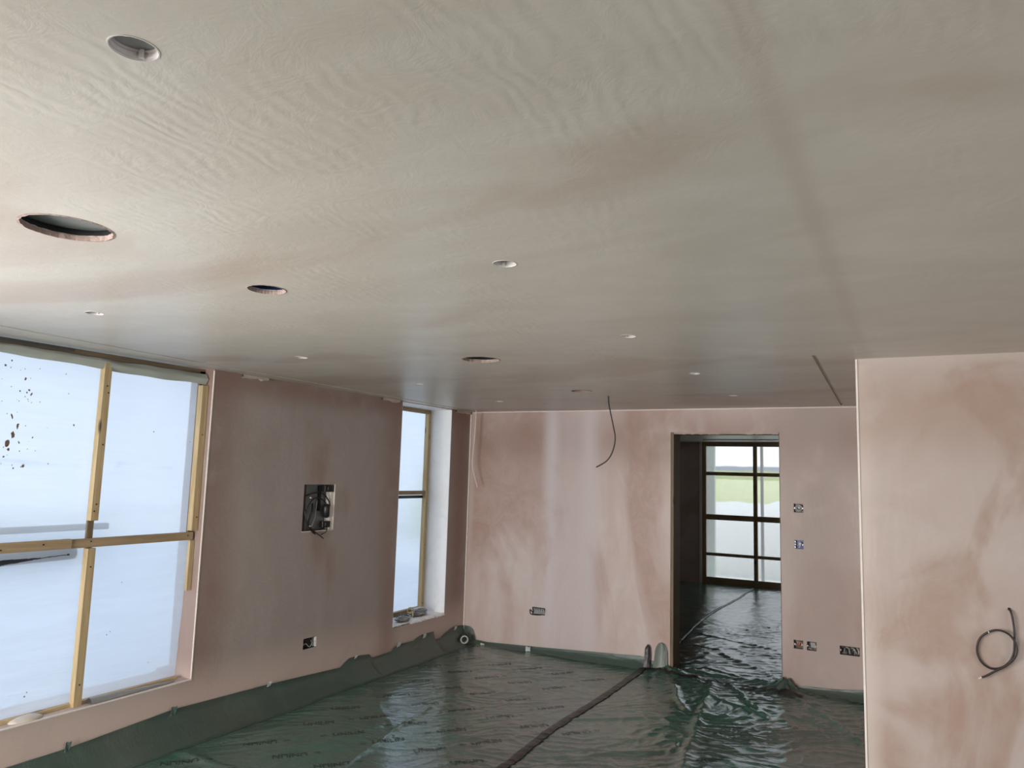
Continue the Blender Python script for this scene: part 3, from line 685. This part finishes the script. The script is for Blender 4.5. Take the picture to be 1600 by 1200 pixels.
# tape tabs holding the upstand to the wall
def tab(y, z, w, h, mt, label, wall='left', ti=0.1):
    bm = bmesh.new(); e = empty('tape_tab', (XL+.010, y, z) if wall == 'left' else (y, YB-.016, z), math.pi/2 if wall == 'left' else 0)
    g = [[bm.verts.new((w*(i/4-.5)+ti*h*(j/4-.5), -.004-.003*math.sin(i*1.3+j)-.002*j, h*(j/4-.5)*(1+.15*math.sin(i*2)))) for i in range(5)] for j in range(5)]
    for j in range(4):
        for i in range(4): bm.faces.new((g[j][i], g[j][i+1], g[j+1][i+1], g[j+1][i]))
    C.objects.unlink(e); bpy.data.objects.remove(e)
    o = link('tape_tab', bm, mt); o.location = (XL+.012, y, z) if wall == 'left' else (y, YB-.050, z); o.rotation_euler = (0, 0, math.pi/2 if wall == 'left' else 0)
    md = o.modifiers.new('s', 'SOLIDIFY'); md.thickness = .0012
    tag(o, label, 'tape', 'tape tabs along the wall edge')
tab(2.722, .178, .032, .050, 'tapeg', 'grey-green tape tab on the turned-up sheet nearest the camera, below the big window')
tab(3.398, .198, .040, .050, 'tapeg', 'square green tape tab below the right corner of the big window')
tab(4.205, .185, .035, .034, 'tapew', 'small pale tape tab on the sheet edge midway below the cable recess')
tab(5.17, .188, .030, .026, 'tapew', 'tiny pale tape tab at the first bump of the sheet edge before the narrow window')
tab(5.772, .182, .050, .040, 'tapew', 'pale hooked tape tab below the left jamb of the narrow window')
tab(6.18, .190, .045, .040, 'tapew', 'pale tape tab below the middle of the narrow window')
tab(6.735, .172, .040, .035, 'tapew', 'pale tape tab high on the sheet next to the room corner')
tab(-3.41, .040, .052, .045, 'tapew', 'bright white tape tab at the foot of the back wall below the cable box', 'back')
tab(-3.93, .022, .045, .016, 'tapew', 'thin pale scrap of tape at the foot of the back wall near the corner', 'back')

# roll of tape leaning in the corner
tr_ = empty('tape_roll', (-4.080, 6.750, .070)); tag(tr_, 'black roll of tape with white core standing in the far left corner', 'tape roll')
def roll(r1, r0, w, name, mt):
    bm = lathe_bm([(r0, -w/2), (r1-.002, -w/2), (r1, -w/2+.002), (r1, w/2-.002), (r1-.002, w/2), (r0, w/2), (r0, -w/2)], 36)
    o = link(name, bm, mt, tr_, smooth=False); o.rotation_euler = (math.radians(88), 0, math.radians(38)); return o
roll(.056, .040, .050, 'tape_winding', 'black'); roll(.040, .030, .053, 'cardboard_core', 'tapew')

# ------------------------------------------------------------------ ceiling fittings
def downlight(x, y):
    e = empty('downlight_fitting', (x, y, H))
    ring = lathe_bm([(.0345, .018), (.0345, .0165), (.0325, .016), (.0325, .0125), (.0350, .012), (.0350, .008), (.0335, .0075), (.0335, .004), (.0360, .003), (.0362, -.0008), (.0385, -.0008), (.0388, .0004), (.0370, .0005), (.0370, .020), (.0345, .020)], 44)
    link('trim_ring', ring, 'lamp_w', e, smooth=False)
    link('inner_cup', lathe_bm([(.0368, .018), (.034, .0195), (.020, .0235), (0, .0245)], 36), 'cup', e, smooth=True)
    for a in (.6, 3.75):
        bm = bx(bmesh.new(), -.004, .004, .0300, .0345, .002, .017); o = link('spring_clip', bm, 'lamp_w', e); o.rotation_euler = (0, 0, a)
    bm = bmesh.new(); bmesh.ops.create_icosphere(bm, subdivisions=2, radius=.0022); o = link('lamp_contact', bm, 'plate', e); o.location = (-.004, .008, .0232)
    return e
names = ['round white downlight ring at the top left, nearest the camera', 'downlight ring near the middle of the ceiling, right of the two nearest round holes', 'downlight ring right of the big black hole in the middle distance', 'downlight ring above the doorway side, second from the back wall in the right row', 'downlight ring closest to the back wall in the right row, above the doorway',
         'dark half-open downlight ring close to the large window head', 'downlight ring above the plain part of the left wall', 'downlight ring in the ceiling just before the narrow window', 'faint downlight ring by the far left corner of the ceiling']
d0 = downlight(*LIGHTS[0])
for k, (x, y) in enumerate(LIGHTS):
    if k == 0: d = d0
    else:
        d = d0.copy(); C.objects.link(d); d.location = (x, y, H)
        for ch in d0.children:
            c = ch.copy(); C.objects.link(c); c.parent = d
    tag(d, names[k], 'downlight', 'recessed downlight rings in the ceiling')
hl = ['largest round hole cut in the ceiling with a grey plate inside, at the left', 'small round hole in the ceiling with a blue box inside, second from the left', 'wide black round hole in the ceiling above the narrow window side', 'small blue lined round hole in the ceiling nearest the back wall']
for (x, y, r, mt, sd), lb in zip(HOLES, hl):
    e = empty('ceiling_hole', (x, y, H+.016)); tag(e, lb, 'ceiling hole', 'round holes cut in the ceiling')
    dp = .019 if r > .1 else .018; R = r*1.06
    link('hole_side', lathe_bm([(R, 0.001), (R, dp), (R+.004, dp), (R+.004, 0.001)], 40), 'voidm' if mt != 'blue' else 'bluegrey', e, smooth=True)
    link('hole_back', lathe_bm([(0, dp), (R+.004, dp), (R+.004, dp+.004), (0, dp+.004)], 40), mt, e)
    # torn board edge
    bm = bmesh.new(); rnd = random.Random(sd+50); n = 70; rg = []
    for i in range(n):
        a = 2*math.pi*i/n; rr_ = r*(.955+.035*rnd.random()); rg.append((bm.verts.new((rr_*math.cos(a), rr_*math.sin(a), -.0172-.001*rnd.random())), bm.verts.new(((rr_-.001)*math.cos(a), (rr_-.001)*math.sin(a), -.0015-.003*rnd.random())), bm.verts.new(((r*1.035)*math.cos(a), (r*1.035)*math.sin(a), -.0162))))
    for i in range(n):
        j = (i+1) % n; bm.faces.new((rg[i][0], rg[j][0], rg[j][1], rg[i][1])); bm.faces.new((rg[i][2], rg[j][2], rg[j][0], rg[i][0]))
    link('torn_edge', bm, 'torn', e)
# hanging cables
bm = tube_bm([(-2.178, 5.741, H+.02), (-2.177, 5.741, 2.36), (-2.164, 5.74, 2.29), (-2.135, 5.742, 2.16), (-2.117, 5.743, 2.056), (-2.137, 5.742, 1.953), (-2.186, 5.74, 1.875), (-2.273, 5.735, 1.822)], .0055, 10)
tag(link('hanging_cable', bm, 'cable_b', smooth=True), 'dark curved cable dangling from the ceiling before the back wall', 'cable')
bm = tube_bm([(-4.031, 6.75, 2.397), (-4.032, 6.75, 2.34), (-4.042, 6.75, 2.073), (-4.057, 6.75, 1.873), (-4.045, 6.75, 1.78), (-4.019, 6.75, 1.70), (-3.984, 6.75, 1.598)], .005, 10)
tag(link('hanging_cable', bm, 'cable_w', smooth=True), 'thin white cable dangling in the far left corner', 'cable')
# black coiled cable on the projecting wall
e = empty('coiled_cable', (.376, 4.296, 1.186)); tag(e, 'black cable looped once and sticking out of the right wall', 'cable')
CP = [(.376, 4.345, 1.186), (.376, 4.30, 1.186), (.380, 4.283, 1.175), (.385, 4.279, 1.150), (.390, 4.280, 1.093), (.388, 4.282, 1.035), (.384, 4.284, .992), (.367, 4.286, .950), (.333, 4.287, .917), (.289, 4.287, .908), (.252, 4.286, .936), (.238, 4.284, .987), (.252, 4.281, 1.040), (.286, 4.277, 1.073), (.327, 4.272, 1.088), (.368, 4.270, 1.074), (.391, 4.270, 1.040), (.396, 4.270, 1.005), (.382, 4.270, .967), (.346, 4.271, .928), (.307, 4.272, .901), (.268, 4.274, .873), (.252, 4.275, .865)]
CP = [(x-.376, y-4.296, z-1.186) for x, y, z in CP]
link('cable_sheath', tube_bm(CP, .0048, 10), 'cable_b', e, smooth=True)
link('bare_end', tube_bm([CP[-1], (CP[-1][0]-.012, CP[-1][1]-.002, CP[-1][2]-.008)], .0036, 8), 'cable_w', e)
link('paint_marks', tube_bm([tuple(Vector(CP[13])+Vector((0, -.001, 0))), tuple(Vector(CP[13])+Vector((.004, -.001, .0015)))], .0052, 10), 'cable_w', e)

# ------------------------------------------------------------------ electrical back boxes
def open_box(w, h, d, t=.0015):
    bm = bmesh.new(); a, b = w/2-.001, h/2-.001
    bx(bm, -a, a, d-t, d, -b, b); bx(bm, -a, -a+t, 0, d, -b, b); bx(bm, a-t, a, 0, d, -b, b); bx(bm, -a+t, a-t, 0, d, -b, -b+t); bx(bm, -a+t, a-t, 0, d, b-t, b)
    return bm
def backbox(cx, cz, w, h, wall, label, shell, group='recessed wall boxes waiting for sockets and switches', d=.042):
    e = empty('wall_box', (cx, YB+.002, cz) if wall == 'back' else (XL-.002, cx, cz), 0 if wall == 'back' else math.pi/2)
    tag(e, label, 'wall box', group); link('box_shell', open_box(w, h, d), shell, e)
    for s in (-1, 1):
        o = link('fixing_lug', bx(bmesh.new(), -.004, .004, .002, .005, -.006, .006), 'galv', e); o.location = (s*(w/2-.007), 0, 0)
    return e
def coil(e, name, mt, r, pts, seg=8, tip=None): return link(name, tube_bm(pts, r, seg), mt, e, smooth=True)
def ctr(s): a, b, c, d = s; return (a+b)/2, (c+d)/2, b-a, d-c
cx, cz, w, h = ctr(SOCK[0]); e = backbox(cx, cz, w, h, 'back', 'single socket box with coppery wires, first to the right of the doorway', 'darkmetal')
for k, x in enumerate((-.006, .004, .012)): coil(e, 'wire', 'copper', .0042, [(x-.012, .03, -.02), (x-.008, .006, -.012), (x, .001, .012), (x+.008, .004, .022), (x+.008, .02, .0), (x+.006, .006, -.018)])
coil(e, 'white_wire', 'cable_w', .003, [(-.026, .02, .0), (-.022, .002, .005), (-.020, .002, -.008), (-.024, .02, -.012)]); coil(e, 'white_wire', 'cable_w', .003, [(.024, .02, .022), (.027, .002, .012), (.024, .001, -.006), (.022, .02, -.012)])
cx, cz, w, h = ctr(SOCK[1]); e = backbox(cx, cz, w, h, 'back', 'single socket box with a pale grey plate, second to the right of the doorway', 'darkmetal')
link('grey_insert', bx(bmesh.new(), -.012, .030, .006, .012, -.012, .030), 'cable_g', e, bevel=.003); coil(e, 'wire', 'cable_b', .004, [(-.03, .02, .02), (-.02, .003, .024), (-.012, .002, .0), (-.02, .003, -.02), (-.005, .008, -.026)])
coil(e, 'white_wire', 'cable_w', .003, [(-.026, .01, -.024), (-.016, 0, -.020), (0, .001, -.026)]); o = link('plaster_crumb', lathe_bm([(0, .005), (.005, .001), (.004, -.004), (0, -.005)], 8), 'bead', e); o.location = (w/2+.004, -.003, h/2-.004)
cx, cz, w, h = ctr(SOCK[2]); e = backbox(cx, cz, w, h, 'back', 'double socket box full of grey looped cable, beside the projecting right wall', 'darkmetal')
for k in range(4): coil(e, 'cable_loop', 'cable_g' if k % 2 else 'cable_b', .0045, [(-.06+.018*k, .03, -.02), (-.055+.018*k, .006, .018), (-.035+.02*k, .0, .024), (-.022+.02*k, -.001, 0), (-.018+.018*k, .002, -.022), (.0+.012*k, .02, -.024)])
coil(e, 'white_wire', 'cable_w', .0035, [(.02, .02, -.01), (.032, .0, .018), (.040, 0, .004), (.052, .01, -.016)]); coil(e, 'white_wire', 'cable_w', .003, [(.05, .02, .024), (.062, .0, .018), (.066, .0, -.010), (.062, .02, -.02)])
cx, cz, w, h = ctr(SOCK[3]); e = backbox(cx, cz, w, h, 'back', 'upper switch box with a coiled grey cable and white end, right of the doorway', 'darkmetal')
coil(e, 'cable_loop', 'cable_g', .0050, [(.027*math.cos(a), .004+.0006*i, .026*math.sin(a)) for i, a in enumerate([k*.55 for k in range(13)])])
coil(e, 'cable_loop', 'cable_g', .0045, [(.018*math.cos(a), .006+.0006*i, .017*math.sin(a)) for i, a in enumerate([k*.6 for k in range(11)])])
o = link('white_terminal', lathe_bm([(0, -.006), (.010, -.005), (.011, .004), (0, .006)], 14), 'white', e, smooth=True); o.rotation_euler = (math.pi/2, 0, 0); o.location = (.004, .004, .004)
cx, cz, w, h = ctr(SOCK[4]); e = backbox(cx, cz, w, h, 'back', 'lower switch box in dark blue with a white terminal, right of the doorway', 'blue')
o = link('white_terminal', lathe_bm([(0, -.006), (.013, -.005), (.014, .004), (0, .006)], 14), 'white', e, smooth=True); o.rotation_euler = (math.pi/2, 0, 0); o.location = (.009, .006, .006)
coil(e, 'white_wire', 'cable_w', .003, [(.009, .004, -.006), (.008, -.001, -.018), (.002, .004, -.027)])
for z in (.022, -.022): link('side_clip', bx(bmesh.new(), -.034, -.027, .001, .006, z-.008, z+.008), 'galv', e)
cx, cz, w, h = ctr(SOCK[5]); e = backbox(cx, cz, w, h, 'back', 'double box stuffed with tangled grey cable low on the back wall, left of the doorway', 'darkmetal')
for k in range(6):
    rnd = random.Random(k); x = -.055+.02*k
    coil(e, 'cable_loop', 'cable_g', .0055, [(x, .03, .02), (x+.004, .0, .024), (x+.016, -.006, 0), (x+.006, -.004, -.024), (x+.024, -.006, -.014), (x+.03, -.004, .018), (x+.02, .02, .022)])
coil(e, 'cable_tail', 'cable_b', .0045, [(.05, .01, -.02), (.03, -.012, -.032), (-.03, -.016, -.038), (-.075, -.014, -.036), (-.090, -.012, -.018), (-.088, -.014, .008), (-.078, -.010, -.006), (-.06, .006, -.012)])
e = backbox(4.6255, .3955, .149, .081, 'left', 'dark double socket box low on the left wall, white rim on its right', 'black', d=.040)
link('white_rim', bx(bmesh.new(), .064, .0735, -.001, .038, -.038, .038), 'white', e); coil(e, 'cable_loop', 'cable_b', .004, [(.035*math.cos(a)-.005, .008+.001*i, .028*math.sin(a)) for i, a in enumerate([k*.6 for k in range(14)])])
coil(e, 'cable_loop', 'cable_g', .003, [(-.06, .02, -.02), (-.04, .004, .0), (.0, .002, -.030), (.03, .006, -.01), (.02, .01, .02)])
# large cable recess in the left wall
e = empty('cable_recess', (XL, 4.6385, 1.4385), math.pi/2); tag(e, 'rectangular recess in the left wall with grey back plate and coiled black cables', 'wall recess')
A, Bz = .1785, .1815
link('back_plate', bx(bmesh.new(), -A+.001, A-.001, .068, .074, -Bz+.001, Bz-.001), 'plate', e)
link('white_side', bx(bmesh.new(), A-.045, A-.0015, .004, .060, -Bz+.004, Bz-.060), 'cable_w', e)
link('edge_bead', bx(bx(bmesh.new(), A-.006, A+.004, -.0015, .006, -Bz-.004, Bz+.004), -A-.004, A-.006, -.0015, .006, -Bz-.006, -Bz+.001), 'bead', e)
link('dark_upright', bx(bmesh.new(), -A+.001, -A+.028, .004, .067, -Bz+.001, Bz-.002), 'black', e)
link('top_bracket', bx(bx(bmesh.new(), .055, .140, -.003, .030, Bz-.060, Bz-.006), .085, .105, -.010, -.003, Bz-.050, Bz-.015), 'black', e, bevel=.003)
link('lower_bracket', bx(bx(bmesh.new(), .050, .140, -.003, .030, -Bz+.020, -Bz+.070), .075, .115, -.010, -.003, -Bz+.03, -Bz+.06), 'black', e, bevel=.003)
link('cable_gland', lathe_bm([(.012, -.055), (.028, -.045), (.030, .03), (.024, .045), (.010, .055)], 18, (.098, .012, -.030)), 'black', e, smooth=True)
link('black_strap', bx(bmesh.new(), .040, .050, .03, .06, -.03, Bz-.01), 'black', e)
coil(e, 'black_cable', 'black', .006, [(-.155, .05, .16), (-.150, .02, .05), (-.150, .0, -.06), (-.120, -.008, -.14), (-.085, -.010, -.175), (-.04, -.012, -.205)])
coil(e, 'black_cable', 'black', .005, [(-.10, .05, .09), (-.05, .02, .112), (.02, .01, .115), (.085, .005, .08), (.130, .005, .02), (.125, .02, -.05)])
coil(e, 'black_cable', 'black', .005, [(-.145, .04, -.12), (-.142, .01, -.04), (-.115, .0, .03), (-.060, -.004, .072), (.01, -.004, .070), (.070, .0, .04), (.098, .005, .0)])
coil(e, 'black_cable', 'black', .006, [(-.045, .03, .03), (-.075, .005, -.03), (-.110, .0, -.11), (-.10, .0, -.14), (-.05, .01, -.172), (.02, .01, -.178), (.08, .01, -.165)])
coil(e, 'grey_cable', 'cable_g', .004, [(.03, .05, .05), (.0, .03, -.02), (-.02, .02, -.08), (-.05, .02, -.15)])
coil(e, 'brown_tail', 'cable_b', .0045, [(-.09, .0, -.15), (-.04, -.01, -.19), (.01, -.02, -.222), (.045, -.024, -.245)])
coil(e, 'brown_tail', 'cable_b', .0035, [(.105, -.004, -.15), (.085, -.014, -.190), (.05, -.018, -.205), (.02, -.018, -.215)])
for x, z in ((-.108, .078), (-.102, -.142)): link('cable_tip', bx(bmesh.new(), x-.008, x+.008, -.012, -.004, z-.006, z+.006), 'white', e, bevel=.002)

# ------------------------------------------------------------------ outside
gr = struct(box('ground_outside', -30, 30, 13.5, 60, -.35, -.25, 'sand'))
struct(box('ground_left', -30, -4.6, -20, 13.5, -.35, -.25, 'yard'))
def mound(name, mt, x0, x1, y, zt, zb, amp, label, cat, d=1.5, sd=0):
    bm = bmesh.new(); n = 60; rows = []
    for i in range(n+1):
        x = x0+(x1-x0)*i/n; z = zt+amp*nz1(i*.17+sd, 3)+amp*.4*nz1(i*.6+sd, 8)
        rows.append([bm.verts.new((x, y, zb)), bm.verts.new((x, y+.1*d, zb+(z-zb)*.7)), bm.verts.new((x, y+.4*d, z)), bm.verts.new((x, y+d, z-.05)), bm.verts.new((x, y+d*1.2, zb))])
    for a, b in zip(rows, rows[1:]):
        for j in range(4): bm.faces.new((a[j], a[j+1], b[j+1], b[j]))
        bm.faces.new((a[0], b[0], b[4], a[4]))
    return tag(link(name, bm, mt, smooth=True), label, cat)
mound('earth_bank', 'sand', -9, 3, 16.2, 1.28, -.3, .22, 'pale earth bank behind the lower panes of the far window', 'bank', 1.5, 4)
mound('grass_bank', 'grass', -12, 4, 19, 1.78, -.3, .05, 'pale grass bank seen through the middle panes of the far window', 'bank', 3, 9)
mound('garden_hedge', 'hedge', -14, 5, 23, 2.06, -.3, .04, 'yellow-green hedge line behind the far window', 'hedge', 1.5, 2)
o = box('shed_roof', -14, 5, 27, 30, 1.6, 2.27, 'gravelblue'); tag(o, 'low blue-grey roof line above the hedge behind the far window', 'roof')
o = box('garden_post', -3.41, -3.22, 13.9, 14.0, -.3, 2.6, 'palegreen'); tag(o, 'grey-green post behind the left edge of the far window sheet', 'post')
o = box('scaffold_pole', -2.50, -2.45, 14.4, 14.45, -.3, 2.9, 'galv'); tag(o, 'blurred scaffold pole behind the right panes of the far window', 'pole')
